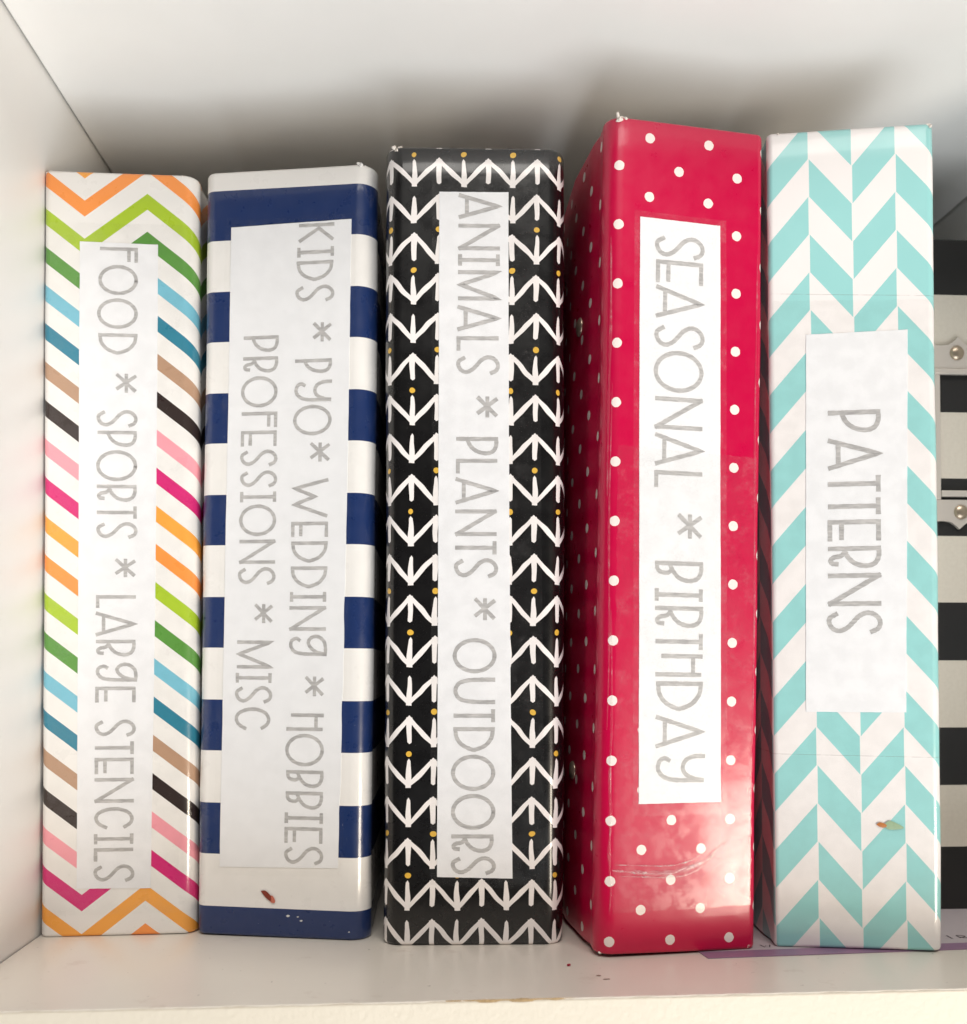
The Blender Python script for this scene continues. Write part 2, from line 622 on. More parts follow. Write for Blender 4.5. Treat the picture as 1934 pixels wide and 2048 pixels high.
# ------------------------------------------------------------------ binders
class Binder:
    def __init__(self, name, label, X0, Y0, yaw, roll, pit, W, H, mat, rl, rr, left, right, lift=0.0, wob=0.18, depth=0.262, seed=0):
        self.W, self.H, self.seed, self.wob = W * 1000, H * 1000, seed, wob
        cy, sy = math.cos(yaw), math.sin(yaw)
        ex, ey, ez = Vector((cy, sy, 0)), Vector((-sy, cy, 0)), Vector((0, 0, 1))
        ex0, ey0 = ex.copy(), ey.copy()
        cr, sr = math.cos(roll), math.sin(roll)
        ex, ez = ex * cr - ez * sr, ez * cr + ex * sr
        cp, sp = math.cos(pit), math.sin(pit)
        ez, ey = ez * cp + ey * sp, ey * cp - ez * sp
        self.root = thing(name, label, 'binder', group='ring binders on the shelf')
        o = Vector((X0, Y0, abs(sr) * W / 2 + lift))
        self.root.matrix_world = Matrix(((ex.x, ey.x, ez.x, o.x), (ex.y, ey.y, ez.y, o.y), (ex.z, ey.z, ez.z, o.z), (0, 0, 0, 1)))
        # plan outline in mm: left cover end -> corner -> spine -> corner -> right cover end
        def cover(side, segs):
            p = Vector((side * self.W / 2, 0))
            pts = [p]
            for k, dist in segs:           # world direction (k, 1) for a length in mm
                d = Vector((k, 1.0))
                dl = Vector((d.x * ex0.x + d.y * ex0.y, d.x * ey0.x + d.y * ey0.y)).normalized()
                pts.append(pts[-1] + dl * dist)
            return pts
        L, Rr = cover(-1, left), cover(1, right)

        def fillet(a, c, b, r, n=12):
            d1, d2 = (a - c).normalized(), (b - c).normalized()
            ang = d1.angle(d2)
            t = r / math.tan(ang / 2)
            cen = c + (d1 + d2).normalized() * (r / math.sin(ang / 2))
            p1, p2 = c + d1 * t, c + d2 * t
            a1 = math.atan2(p1.y - cen.y, p1.x - cen.x)
            a2 = math.atan2(p2.y - cen.y, p2.x - cen.x)
            while a2 - a1 > math.pi: a2 -= math.tau
            while a2 - a1 < -math.pi: a2 += math.tau
            return [cen + Vector((math.cos(a1 + (a2 - a1) * i / n), math.sin(a1 + (a2 - a1) * i / n))) * r for i in range(n + 1)]

        def dense(a, b, step):
            n = max(1, int((b - a).length / step))
            return [a.lerp(b, i / n) for i in range(1, n)]
        fl = fillet(L[1], L[0], Rr[0], rl)
        fr = fillet(L[0], Rr[0], Rr[1], rr)
        left_pts = []
        for a, b in zip(reversed(L[1:]), list(reversed(L[1:]))[1:]):
            left_pts += [a] + dense(a, b, 12)
        left_pts += [L[1]] + dense(L[1], fl[0], 6)
        mid = Vector((0, 0))
        spine = fl + dense(fl[-1], mid, 3.5) + [mid] + dense(mid, fr[0], 3.5) + fr
        right_pts = dense(fr[-1], Rr[1], 6) + [Rr[1]]
        for a, b in zip(Rr[1:], Rr[2:]):
            right_pts += dense(a, b, 12) + [b]
        self.P = left_pts + spine + right_pts
        self.i0, self.i1 = len(left_pts), len(left_pts) + len(spine) - 1
        im = self.i0 + spine.index(mid)
        s = [0.0]
        for a, b in zip(self.P, self.P[1:]):
            s.append(s[-1] + (b - a).length)
        self.s = [x - s[im] for x in s]
        self.n = []
        for i in range(len(self.P)):
            d = (self.P[min(i + 1, len(self.P) - 1)] - self.P[max(i - 1, 0)]).normalized()
            self.n.append(Vector((d.y, -d.x)))
        self.build(mat)

    def wobble(self, s, v):
        k = self.seed * 1.7
        w = math.sin(v * 0.021 + k) * math.cos(s * 0.05 + k) + 0.6 * math.sin(v * 0.055 + s * 0.04 + k * 2) + 0.3 * math.sin(v * 0.13 + s * 0.09 + k * 3)
        hinge = 0.0
        for sg in (self.s[self.i0] - 7.0, self.s[self.i1] + 7.0):
            hinge -= 0.7 * math.exp(-((s - sg) / 2.2) ** 2)
        return self.wob * w + hinge

    def at(self, s, v, off=0.0):
        """point (metres, binder space) at arc length s and height v, both mm, lifted off mm"""
        S = self.s
        lo, hi = 0, len(S) - 1
        while hi - lo > 1:
            m_ = (lo + hi) // 2
            if S[m_] <= s: lo = m_
            else: hi = m_
        t = (s - S[lo]) / (S[hi] - S[lo])
        p = self.P[lo].lerp(self.P[hi], t)
        n = self.n[lo].lerp(self.n[hi], t).normalized()
        q = p + n * (off + self.wobble(s, v))
        return Vector((q.x, q.y, v)) * 0.001

    def build(self, mat):
        H, R = self.H, 1.3
        lv = [(0.0, R), (0.12, R - math.sqrt(R * R - (R - .12) ** 2)), (0.45, R - math.sqrt(R * R - (R - .45) ** 2)), (R, 0.0)]
        lv += [(R + (H - 2 * R) * i / 26, 0.0) for i in range(1, 26)]
        lv += [(H - a, b) for a, b in reversed(lv[:4])]
        T = 2.6
        for name, a, b in (('back_cover', 0, self.i0), ('spine', self.i0, self.i1), ('front_cover', self.i1, len(self.P) - 1)):
            vs, uv, fs, mi = [], [], [], []
            nl = len(lv)
            cols = list(range(a, b + 1))
            for i in cols:
                for z, ins in lv:                       # outer skin
                    w = self.wobble(self.s[i], z)
                    q = self.P[i] + self.n[i] * (w - ins)
                    cdrop = 0.0
                    vs.append(Vector((q.x, q.y, z)) * 0.001)
                    uv.append((self.s[i], z))
                for z in (H - 0.05, 0.05):              # inner board face
                    q = self.P[i] - self.n[i] * T
                    vs.append(Vector((q.x, q.y, z)) * 0.001)
                    uv.append((self.s[i], z))
            st = nl + 2
            for k in range(len(cols) - 1):
                p, q = k * st, (k + 1) * st
                for j in range(nl - 1):
                    fs.append((p + j, q + j, q + j + 1, p + j + 1)); mi.append(0)
                fs.append((p + nl - 1, q + nl - 1, q + nl, p + nl)); mi.append(0)
                fs.append((p + nl, q + nl, q + nl + 1, p + nl + 1)); mi.append(1)
                fs.append((p + nl + 1, q + nl + 1, q, p)); mi.append(0)
            if name != 'spine':                         # close the free end of the cover
                e = 0 if a == 0 else (len(cols) - 1) * st
                f = tuple(range(e, e + st))
                fs.append(f if a != 0 else f[::-1]); mi.append(0)
            link(name, vs, fs, parent=self.root, uvs=uv, mats=[mat, M_BOARD], midx=mi)
        # sheets inside
        y0, y1 = 9, 245
        inner = self.W / 2 - 8
        c0 = (self.P[0].x + self.P[-1].x) / 2
        k = c0 / ((self.P[0].y + self.P[-1].y) / 2)
        vs = []
        for y in (y0, y1):
            for x in (-inner, inner):
                for z in (7, H - 8):
                    vs.append(Vector((x + k * y, y, z)) * 0.001)
        link('page_block', vs, [(0, 1, 3, 2), (4, 6, 7, 5), (0, 4, 5, 1), (2, 3, 7, 6), (1, 5, 7, 3), (0, 2, 6, 4)], M_PAGES, self.root, smooth=False)

    def sheet(self, name, quad, off0, off1, mat, parent, nu=14, nv=60, ragged=0.0, curl=0.0, edge=None):
        """a thin solid sheet following the spine; quad = TL,TR,BL,BR (s,v) in mm"""
        tl, tr, bl, br = [Vector(q) for q in quad]
        vs, uv, fs = [], [], []
        idx = {}
        for j in range(nv + 1):
            for i in range(nu + 1):
                a, b = i / nu, j / nv
                p = tl.lerp(tr, a).lerp(bl.lerp(br, a), b)
                if ragged and (i in (0, nu) or j in (0, nv)):
                    p = p + Vector((random.uniform(-1, 1), random.uniform(-1, 1))) * ragged
                if edge and i == nu:
                    p = p + Vector((edge(b), 0))
                lift = curl * (max(0, abs(a - .5) * 2 - .8) * 5) ** 2
                idx[(i, j, 0)] = len(vs); vs.append(self.at(p.x, p.y, off1 + lift)); uv.append((p.x, p.y))
        top = len(vs)
        for j in range(nv):
            for i in range(nu):
                fs.append((idx[(i, j, 0)], idx[(i, j + 1, 0)], idx[(i + 1, j + 1, 0)], idx[(i + 1, j, 0)]))
        if off0 is not None:
            ring = [(i, 0) for i in range(nu + 1)] + [(nu, j) for j in range(1, nv + 1)] + [(i, nv) for i in range(nu - 1, -1, -1)] + [(0, j) for j in range(nv - 1, 0, -1)]
            rb = []
            for i, j in ring:
                t = idx[(i, j, 0)]
                rb.append(len(vs)); vs.append(self.at(uv[t][0], uv[t][1], off0)); uv.append(uv[t]); vs.append(vs[t].copy()); uv.append(uv[t])
            for k in range(len(ring)):
                k2 = (k + 1) % len(ring)
                fs.append((rb[k] + 1, rb[k2] + 1, rb[k2], rb[k]))
        o = link(name, vs, fs, mat, parent, uvs=uv)
        return o

    def label(self, quad, items, width, label, **kw):
        lb = self.sheet('paper_label', quad, -0.05, 0.22, M_LABEL, self.root, **kw)
        lb['label'] = label
        vs, fs = ribbons(items, width, lambda u, v, l: self.at(u, v, 0.27 + l))
        link('lettering', vs, fs, M_INK, lb, smooth=False)
        return lb

    def fray(self, s, v, size, n=16, mat=None, seed=1):
        """torn, curled cover paper at a worn corner"""
        rnd = random.Random(seed)
        vs, fs = [], []
        up = 1 if v > self.H / 2 else -1
        c = self.at(s, min(max(v, 0.3), self.H - 0.3), -0.5)
        for _ in range(max(4, n // 2)):                 # small fuzzy tufts of paper fibre
            o = c + Vector((rnd.uniform(-1, 1), rnd.uniform(-.4, .7), up * rnd.uniform(-.7, .25))) * size * .0005
            bm = bmesh.new()
            bmesh.ops.create_icosphere(bm, subdivisions=2, radius=size * rnd.uniform(.12, .26) * .001)
            st = Matrix.Rotation(rnd.uniform(0, 3), 4, 'Y') @ Matrix.Rotation(rnd.uniform(-.6, .6), 4, 'X') @ Matrix.Diagonal((rnd.uniform(.5, 1), rnd.uniform(.5, 1), rnd.uniform(1, 1.8), 1))
            base = len(vs)
            for q in bm.verts:
                vs.append(o + (st @ (q.co * rnd.uniform(.7, 1.25))))
            bm.verts.index_update()
            fs += [tuple(base + w.index for w in f.verts) for f in bm.faces]
            bm.free()
        return link('frayed_corner', vs, fs, mat or M_FRAY, self.root)

    def blob(self, name, pts, off, mat, n=40):
        """a small flat smudge outlined in (s, v) mm"""
        pts = crom(pts + [pts[0]], 6)[:-1]
        vs = [self.at(p[0], p[1], off) for p in pts]
        cx = sum(p[0] for p in pts) / len(pts); cy = sum(p[1] for p in pts) / len(pts)
        vs.append(self.at(cx, cy, off + 0.12))
        uv = [(p[0], p[1]) for p in pts] + [(cx, cy)]
        m = len(pts)
        return link(name, vs, [(i, (i + 1) % m, m) for i in range(m)], mat, self.root, uvs=uv)

    def ridge(self, name, pts, w, h, off, mat):
        """a raised wrinkle along a curve"""
        pts = crom(pts, 8)
        vs, fs, uv = [], [], []
        for i, p in enumerate(pts):
            a, b = Vector(pts[max(i - 1, 0)]), Vector(pts[min(i + 1, len(pts) - 1)])
            d = (b - a).normalized(); nn = Vector((-d.y, d.x))
            e = math.sin(math.pi * (i + .4) / (len(pts) - .2)) ** .5
            ww = w * e * (1 + .25 * math.sin(i * .9))
            for k in range(7):
                t = k / 6 * 2 - 1
                q = Vector(p) + nn * ww * t
                vs.append(self.at(q.x, q.y, off + h * e * (1 - t * t)))
                uv.append((q.x, q.y))
            if i:
                for k in range(6):
                    A, B_ = 7 * (i - 1) + k, 7 * i + k
                    fs.append((A, A + 1, B_ + 1, B_))
        return link(name, vs, fs, mat, self.root, uvs=uv)


TEXT = {
    1: [('F',261.1,255.3,-7.7,6.5),('O',254.3,242.8,-8.2,6.5),('O',241.5,229.8,-8.6,6.5),('D',228.0,219.9,-8.2,6.5),('*',212.8,205.3,-1.9,6.4),('S',198.8,192.2,-8.5,6.6),('P',190.8,184.7,-8.3,6.3),('O',183.4,171.6,-8.7,6.5),('R',170.2,163.8,-8.5,6.3),('T',162.1,157.3,-8.5,6.4),('S',156.1,149.8,-8.5,6.7),('*',142.3,135.1,-2.0,6.2),('L',128.3,123.4,-8.6,6.2),('A',122.0,112.8,-8.7,6.2),('R',111.4,105.1,-8.6,6.1),('g',102.8,95.4,-8.6,6.9),('E',93.7,87.7,-8.7,6.2),('S',81.3,74.9,-8.8,6.3),('T',73.1,68.2,-8.8,5.6),('E',66.9,60.7,-8.8,5.6),('N',59.3,50.0,-8.9,5.7),('C',48.3,40.1,-8.9,5.6),('I',38.4,34.4,-9.0,5.5),('L',33.0,27.9,-9.0,5.5),('S',26.8,20.3,-9.0,5.9)],
    2: [('K',268.3,261.2,3.5,17.4),('I',259.3,255.5,3.0,17.3),('D',254.1,246.4,2.7,17.2),('S',244.9,238.6,2.5,17.6),('*',230.8,223.3,9.1,16.8),('P',216.9,211.5,2.5,16.9),('y',209.2,200.6,2.3,17.1),('O',199.6,188.1,2.0,17.0),('*',185.5,178.1,8.4,16.6),('W',171.8,157.1,2.1,16.1),('E',155.5,149.7,1.8,16.1),('D',148.1,140.1,1.8,16.1),('D',138.7,130.5,1.8,16.1),('I',129.2,125.4,1.7,15.7),('N',123.8,114.6,1.5,15.8),('g',113.2,105.0,1.5,16.3),('*',97.7,90.1,7.5,15.3),('H',83.7,77.2,0.8,15.3),('O',76.1,64.0,0.5,15.4),('B',62.5,56.0,0.9,15.3),('B',54.6,48.0,0.8,15.2),('I',46.8,42.7,0.6,15.3),('E',41.4,35.4,0.6,15.2),('S',34.3,27.5,0.7,15.6),('P',226.4,220.2,-17.8,-3.9),('R',218.5,212.4,-18.0,-4.1),('O',211.1,199.2,-18.6,-4.2),('F',197.5,191.5,-18.3,-4.2),('E',190.3,184.3,-18.4,-4.3),('S',183.1,176.8,-18.5,-3.9),('S',175.2,168.8,-18.4,-3.9),('I',167.2,163.1,-18.4,-4.2),('O',162.3,150.3,-18.6,-4.1),('N',148.9,139.8,-18.4,-4.2),('S',138.6,131.9,-18.7,-4.0),('*',124.8,117.4,-12.4,-4.8),('M',110.9,100.3,-18.9,-4.9),('I',98.7,94.9,-19.2,-5.1),('S',93.8,87.3,-19.3,-4.8),('C',85.7,77.2,-19.4,-5.4)],
    3: [('A',274.7,265.4,-6.6,8.7),('N',263.6,253.9,-6.7,8.7),('I',252.5,248.1,-6.7,8.6),('M',246.5,235.4,-6.8,8.6),('A',233.6,224.1,-7.0,8.5),('L',222.2,216.8,-7.2,8.3),('S',215.3,208.1,-7.2,8.7),('*',200.3,192.3,-0.2,8.2),('P',185.2,178.5,-7.3,8.1),('L',177.2,171.8,-7.3,7.9),('A',170.4,160.6,-7.5,7.8),('N',158.7,149.0,-7.6,7.7),('T',147.2,142.2,-7.6,7.6),('S',140.9,133.7,-7.8,8.2),('*',126.5,118.2,-0.9,7.5),('O',111.7,98.9,-8.3,7.7),('U',97.3,87.7,-8.0,7.3),('T',85.9,81.0,-8.0,7.2),('D',79.3,70.3,-8.1,7.2),('O',69.3,56.1,-8.8,7.3),('O',55.0,42.0,-8.8,7.4),('R',40.3,33.6,-8.7,6.7),('S',32.4,25.6,-8.7,7.6)],
    4: [('S',253.7,245.7,-11.6,7.0),('E',244.7,236.5,-11.2,6.5),('A',235.7,224.1,-11.1,6.6),('S',221.9,213.6,-11.3,7.4),('O',212.7,197.8,-11.5,7.2),('N',196.1,184.6,-10.9,7.1),('A',183.2,171.6,-10.7,7.3),('L',169.9,163.8,-10.8,7.3),('*',154.9,146.0,-2.4,7.5),('B',137.8,130.2,-10.3,7.8),('I',128.2,123.6,-10.2,7.8),('R',121.9,114.3,-10.1,8.0),('T',112.3,106.5,-9.8,8.0),('H',105.0,97.0,-9.7,8.1),('D',95.3,84.9,-9.4,8.3),('A',83.4,71.8,-9.3,8.5),('y',70.2,59.5,-9.1,9.5)],
    5: [('P',192.9,184.8,-9.3,9.0),('A',182.8,171.4,-9.4,8.9),('T',169.4,163.3,-9.6,8.8),('T',161.4,155.2,-9.6,8.7),('E',153.5,145.8,-9.7,8.7),('R',144.0,136.1,-9.7,8.7),('N',134.3,122.6,-9.8,8.7),('S',121.0,112.6,-10.2,9.0)],
}

# --- chevron binder
b1 = Binder('ring_binder', 'white binder with multicoloured chevron zigzags, beside the left shelf panel', -0.11510, 0.37429, 0.0171, -0.00383, -0.00113, 0.0573, 0.29013,
            cover_material('chevron_cover', pat_chevron, 0.24, 0.4, lin(200, 192, 184), 0.6), 3.0, 6.0, [(0.004, 262)], [(0.0, 262)], seed=1, wob=0.14)
l1 = b1.label([(-15.1, 263.0), (13.9, 262.6), (-15.2, 18.0), (11.8, 17.6)], TEXT[1], 1.3, 'narrow white paper strip reading FOOD * SPORTS * LARGE STENCILS', ragged=0.04,
              edge=lambda t: 0.5 * math.sin(t * 3.1))
b1.sheet('clear_tape', [(-26, 270), (31.0, 270.4), (-26, 8), (31.0, 8.4)], None, 0.36, tape_mat('clear_tape_chevron', 1, 0.0, 0.4), b1.root, nu=40)
b1.fray(-27.6, b1.H, 2.0, 12, seed=3)
b1.fray(23.5, b1.H, 2.0, 10, seed=4)
b1.fray(24.5, 0.4, 1.4, 8, seed=5)

# --- navy striped binder
b2 = Binder('ring_binder', 'navy blue and white horizontally striped binder with a two-line label', -0.05307, 0.36744, -0.19114, 0.00725, -0.00021, 0.0670, 0.29024,
            cover_material('navy_stripe_cover', pat_stripe, 0.24, 0.4, lin(225, 225, 230), 1.3), 4.5, 7.0, [(0.004, 262)], [(0.010, 262)], seed=2, wob=0.2)


def torn(t):
    return (0.7 * math.sin(t * 2.6) + (0.25 * math.sin(t * 60) * math.sin(t * 23)) * (1 if 0.55 < t < .95 else 0)) * min(1, t * 6)


l2 = b2.label([(-23.2, 268.4), (23.9, 269.3), (-24.6, 25.6), (20.8, 26.6)], TEXT[2], 1.3, 'wide white label reading KIDS * PYO * WEDDING * HOBBIES and PROFESSIONS * MISC', ragged=0.05, edge=torn)
t2 = tape_mat('clear_tape_navy', 2, 0.0, 0.4, 0.55)
b2.sheet('clear_tape', [(-33, 272), (32, 273), (-33, 200), (32, 200.5)], None, 0.36, t2, b2.root, nu=40, nv=24)
b2.sheet('clear_tape', [(-33, 200.3), (32, 200.8), (-33, 14), (32, 14.5)], None, 0.40, t2, b2.root, nu=40, nv=50)
b2.sheet('clear_tape', [(-25.6, 270.6), (26.0, 271.4), (-27.0, 22.5), (23.0, 23.4)], None, 0.44, tape_mat('label_film_navy', 9, 0.03, 0.4, 0.3), b2.root, nu=24)
M_SMUDGE = plain('dried_red_paint', lin(150, 62, 44), 0.35, 0.4, 900.0, 0.5, 0.55)
M_SMUDGE2 = plain('pale_red_paint', lin(214, 120, 98), 0.35, 0.4, 900.0, 0.5, 0.3)
b2.blob('paint_smudge', [(-8.3, 17.2), (-6.5, 17.4), (-4.6, 15.8), (-3.6, 14.0), (-4.6, 13.6), (-6.4, 14.9)], 0.5, M_SMUDGE)
b2.blob('paint_smudge', [(-5.0, 15.8), (-3.6, 15.4), (-2.7, 13.9), (-3.0, 12.9), (-4.4, 13.2), (-4.6, 14.6)], 0.46, M_SMUDGE2)
M_FLECK = plain('white_fleck', lin(214, 214, 214), 0.6, 0.2)
for a, b_, c_ in ((2.2, 8.2, .8), (6.0, 8.0, .45), (7.3, 6.6, .6), (25.6, 3.2, .4)):
    b2.blob('chip', [(a - c_, b_), (a, b_ + c_ * .6), (a + c_, b_ + .1), (a, b_ - c_ * .5)], 0.1, M_FLECK)
b2.fray(27, b2.H, 3.2, 10, plain('white_vinyl_curl', lin(236, 234, 232), 0.4), 8)

# --- black arrow binder
b3 = Binder('ring_binder', 'black binder with white hand-drawn arrows and small mustard dots', 0.0182, 0.35388, -0.04825, 0.00215, -0.00949, 0.06639, 0.29193,
            cover_material('black_arrow_cover', pat_arrow, 0.22, 0.5, lin(150, 146, 142), 1.0), 6.5, 7.5, [(0.002, 262)], [(-0.004, 262)], seed=3, wob=0.2)
b3.label([(-13.6, 275.3), (11.7, 275.3), (-13.8, 24.8), (13.7, 24.2)], TEXT[3], 1.45, 'narrow white paper strip reading ANIMALS * PLANTS * OUTDOORS', ragged=0.04, edge=lambda t: -0.4 * math.sin(t * 3.1))
b3.sheet('clear_tape', [(-16.2, 281), (22.5, 281), (-16.2, 22), (25.5, 20)], None, 0.36, tape_mat('clear_tape_black', 3, 0.035, 0.5), b3.root, nu=30)
b3.fray(-29.5, b3.H, 3.0, 22, seed=9)

# --- red polka dot binder
b4 = Binder('ring_binder', 'crimson red polka dot binder with wrinkled clear tape and worn corners', 0.08883, 0.33839, 0.12709, 0.0147, -0.00613, 0.05906, 0.2944,
            cover_material('red_dot_cover', pat_dots, 0.26, 0.22, lin(226, 120, 110), 0.8), 6.0, 3.0, [(-0.10, 46), (0.0, 214)], [(-0.02, 262)], lift=0.0004, seed=4, wob=0.2)
b4.label([(-17.3, 259.3), (12.9, 259.0), (-15.1, 52.3), (15.6, 52.7)], TEXT[4], 1.5, 'white paper strip reading SEASONAL * BIRTHDAY', ragged=0.04)
b4.sheet('clear_tape', [(-19.5, 261.3), (15.1, 261.0), (-17.3, 48), (18.0, 48.4)], None, 0.36, tape_mat('clear_tape_red', 4, 0.14, 0.6, 0.4), b4.root, nu=30)
b4.sheet('clear_tape', [(-24.3, 178), (27.8, 176), (-24.3, 14.5), (27.2, 16)], None, 0.42, tape_mat('clear_tape_red_low', 6, 0.09, 1.6, 0.8), b4.root, nu=40, ragged=0.25)  # diffuse white haze here paints in part of the cloudy reflection
M_WR = tape_mat('tape_wrinkle', 5, 0.9, 0.6, 3.0)
b4.ridge('tape_wrinkle', [(-24.6, 29.4), (-16, 28.6), (-9, 28.2), (-3, 28.2), (4, 29.8), (9.9, 32.2), (15, 36.6), (17.4, 38.2)], 0.9, 0.9, 0.45, M_WR)
b4.ridge('tape_wrinkle', [(-22, 27.4), (-12, 26.9), (-4, 26.6), (3, 27.3), (9.0, 30.2), (13.5, 34.6)], 0.30, 0.35, 0.45, M_WR)
b4.ridge('tape_wrinkle', [(-23.8, 31.4), (-14, 30.9), (-4, 30.6), (3, 31.8), (8.0, 34.4)], 0.25, 0.3, 0.45, M_WR)
M_FOLD = tape_mat('tape_fold', 8, 0.30, 0.6, 1.2)
for pts, w_ in (([(-27.6, 252), (-27.4, 220), (-27.9, 190), (-27.7, 160)], .5), ([(-26.6, 200), (-27.0, 150), (-26.4, 110), (-26.8, 78)], .35),
                ([(-25.9, 120), (-25.2, 84), (-25.6, 60), (-25.0, 30)], .4), ([(-25.6, 70), (-24.9, 48), (-25.7, 36), (-24.8, 24), (-25.2, 14)], .35),
                ([(27.3, 250), (27.0, 190), (27.5, 120), (27.1, 60)], .35)):
    b4.ridge('tape_fold', pts, w_, 0.3, 0.3, M_FOLD)
b4.fray(-24.5, b4.H, 3.4, 18, seed=11)
b4.fray(-28.0, 0.4, 2.2, 12, seed=12)
b4.fray(27.0, 0.6, 2.4, 14, plain('frayed_pink_paper', lin(214, 150, 150), 0.7), 13)
M_METAL = plain('nickel', (0.70, 0.63, 0.57, 1), 0.38, 0.05, 800.0)
M_METAL.node_tree.nodes['Principled BSDF'].inputs['Metallic'].default_value = 0.45
M_RIVET = plain('aged_brass_nickel', (0.46, 0.37, 0.28, 1), 0.30, 0.05, 800.0)
M_RIVET.node_tree.nodes['Principled BSDF'].inputs['Metallic'].default_value = 0.7
for sv, vv in ((-62.0, 231.0), (-64.0, 60.0)):
    c = b4.at(sv, vv, 0.0)
    p2 = b4.at(sv - 1, vv, 0.0)
    nrm = (b4.at(sv, vv, 1.0) - c).normalized()
    bm = bmesh.new()
    bmesh.ops.create_uvsphere(bm, u_segments=20, v_segments=10, radius=0.0036)
    rot = Vector((0, 0, 1)).rotation_difference(nrm).to_matrix().to_4x4()
    bmesh.ops.transform(bm, matrix=Matrix.Translation(c) @ rot @ Matrix.Diagonal((1, 1, 0.35, 1)), verts=bm.verts)
    from_bm('rivet', bm, M_RIVET, b4.root, True)

# --- aqua herringbone binder
b5 = Binder('ring_binder', 'aqua and white herringbone binder with a short wide label', 0.155, 0.33912, -0.17765, -0.005, -0.01052, 0.0585, 0.29498,
            cover_material('herringbone_cover', pat_herring, 0.28, 0.3, lin(150, 140, 134), 0.6), 2.0, 3.2, [(0.06, 60), (0.0, 200)], [(0.03, 60), (0.0, 200)], lift=0.0004, seed=5, wob=0.16)
b5.label([(-16.5, 220.8), (18.7, 221.2), (-17.8, 84.7), (16.7, 84.5)], TEXT[5], 1.65, 'short wide white paper label reading PATTERNS', ragged=0.05)
t5 = tape_mat('clear_tape_aqua', 7, 0.0, 0.6)
b5.sheet('clear_tape', [(-28, 233.5), (29.5, 231.5), (-28, 69.5), (29.5, 68.2)], None, 0.36, t5, b5.root, nu=40)
b5.sheet('clear_tape', [(-28, 69.2), (29.5, 68.0), (-28, 5), (29.5, 5)], None, 0.33, t5, b5.root, nu=40, nv=24)
b5.fray(-25.8, b5.H, 1.8, 10, seed=21)
b5.fray(26.6, b5.H, 2.2, 14, seed=22)
b5.fray(-27.5, 0.4, 1.6, 10, seed=23)
b5.blob('paint_smudge', [(6.0, 44.6), (7.2, 45.4), (9.0, 44.9), (9.6, 44.2), (8.6, 43.5), (7.0, 43.9)], 0.46, plain('orange_paint', lin(196, 122, 62), 0.35, 0.3, 900.0, 0.5, 0.4))
b5.blob('paint_smudge', [(8.6, 44.6), (10.4, 46.0), (12.8, 45.2), (15.4, 43.6), (12.6, 42.9), (9.8, 43.1)], 0.42, plain('olive_paint', lin(158, 184, 150), 0.35, 0.3, 900.0, 0.5, 0.3))

# ------------------------------------------------------------------ striped box behind
m_box, nt, bs = new_mat('black_cream_stripes')
vec, ux, uy, uz = coords(nt, 'Object')
edges = [0.0263, 0.0519, 0.0759, 0.1039, 0.1282, 0.1561, 0.1804, 0.2083, 0.2260, 0.2581]
on = None
for i in range(0, len(edges), 2):
    k = (uz > edges[i]) * (uz < edges[i + 1])
    on = k if on is None else on + k
nn = noise(nt, vec, 700.0, 3)
cr = mixc(nt, nn, lin(214, 205, 192), lin(200, 190, 176))
nt.links.new(mixc(nt, on, lin(24, 22, 22), cr), bs.inputs['Base Color'])
bs.inputs['Roughness'].default_value = 0.55
bump(nt, bs, nn, 0.2)
BX, BY = 0.2233, 0.393
box = thing('file_box', 'black and cream striped file box with a metal label holder', 'box', (BX, BY, 0))
from_bm('box_body', box_bm(-0.0255, 0.0255, 0, 0.25, 0.0, 0.2820, 0.0010), m_box, box)
# label holder: shaped plate with a window
bm = bmesh.new()


def ogee(sign, z_edge, z_peak, hw, n=22):
    pts = []
    for i in range(n + 1):
        t = i / n * 2 - 1
        a = abs(t)
        if a < 0.38:
            h = (1 - a / 0.38) ** 1.3
        else:
            h = -0.14 * math.sin((a - .38) / .62 * math.pi)
        pts.append((t * hw, z_edge + (z_peak - z_edge) * h))
    return pts


def plate(outline, y0, y1):
    """solid from a closed outline of (x, z)"""
    b = bmesh.new()
    f = [b.verts.new((x, y0, z)) for x, z in outline]
    k = [b.verts.new((x, y1, z)) for x, z in outline]
    n = len(outline)
    b.faces.new(f); b.faces.new(k[::-1])
    for i in range(n):
        b.faces.new((f[i], k[i], k[(i + 1) % n], f[(i + 1) % n]))
    bmesh.ops.recalc_face_normals(b, faces=b.faces[:])
    return b


HW = 0.0105
top = [(HW, 0.2248), (-HW, 0.2248)] + ogee(1, 0.2365, 0.2397, HW)
bot = ogee(-1, 0.1618, 0.1588, HW)[::-1] + [(-HW, 0.1711), (HW, 0.1711)]
holder = from_bm('label_holder', plate(top, -0.0016, -0.0002), M_METAL, box)
from_bm('holder_foot', plate(bot, -0.0016, -0.0002), M_METAL, holder)
from_bm('holder_rail', box_bm(-HW, -0.0079, -0.0018, -0.0002, 0.1712, 0.2247, 0.0003), M_METAL, holder)
from_bm('holder_rail', box_bm(0.0079, HW, -0.0018, -0.0002, 0.1712, 0.2247, 0.0003), M_METAL, holder)
from_bm('holder_lip', box_bm(-0.0078, 0.0078, -0.0022, -0.0002, 0.1724, 0.1750, 0.0004), M_METAL, holder)
from_bm('holder_lip', box_bm(-HW, HW, -0.0024, -0.0004, 0.2238, 0.2262, 0.0005), M_METAL, holder)
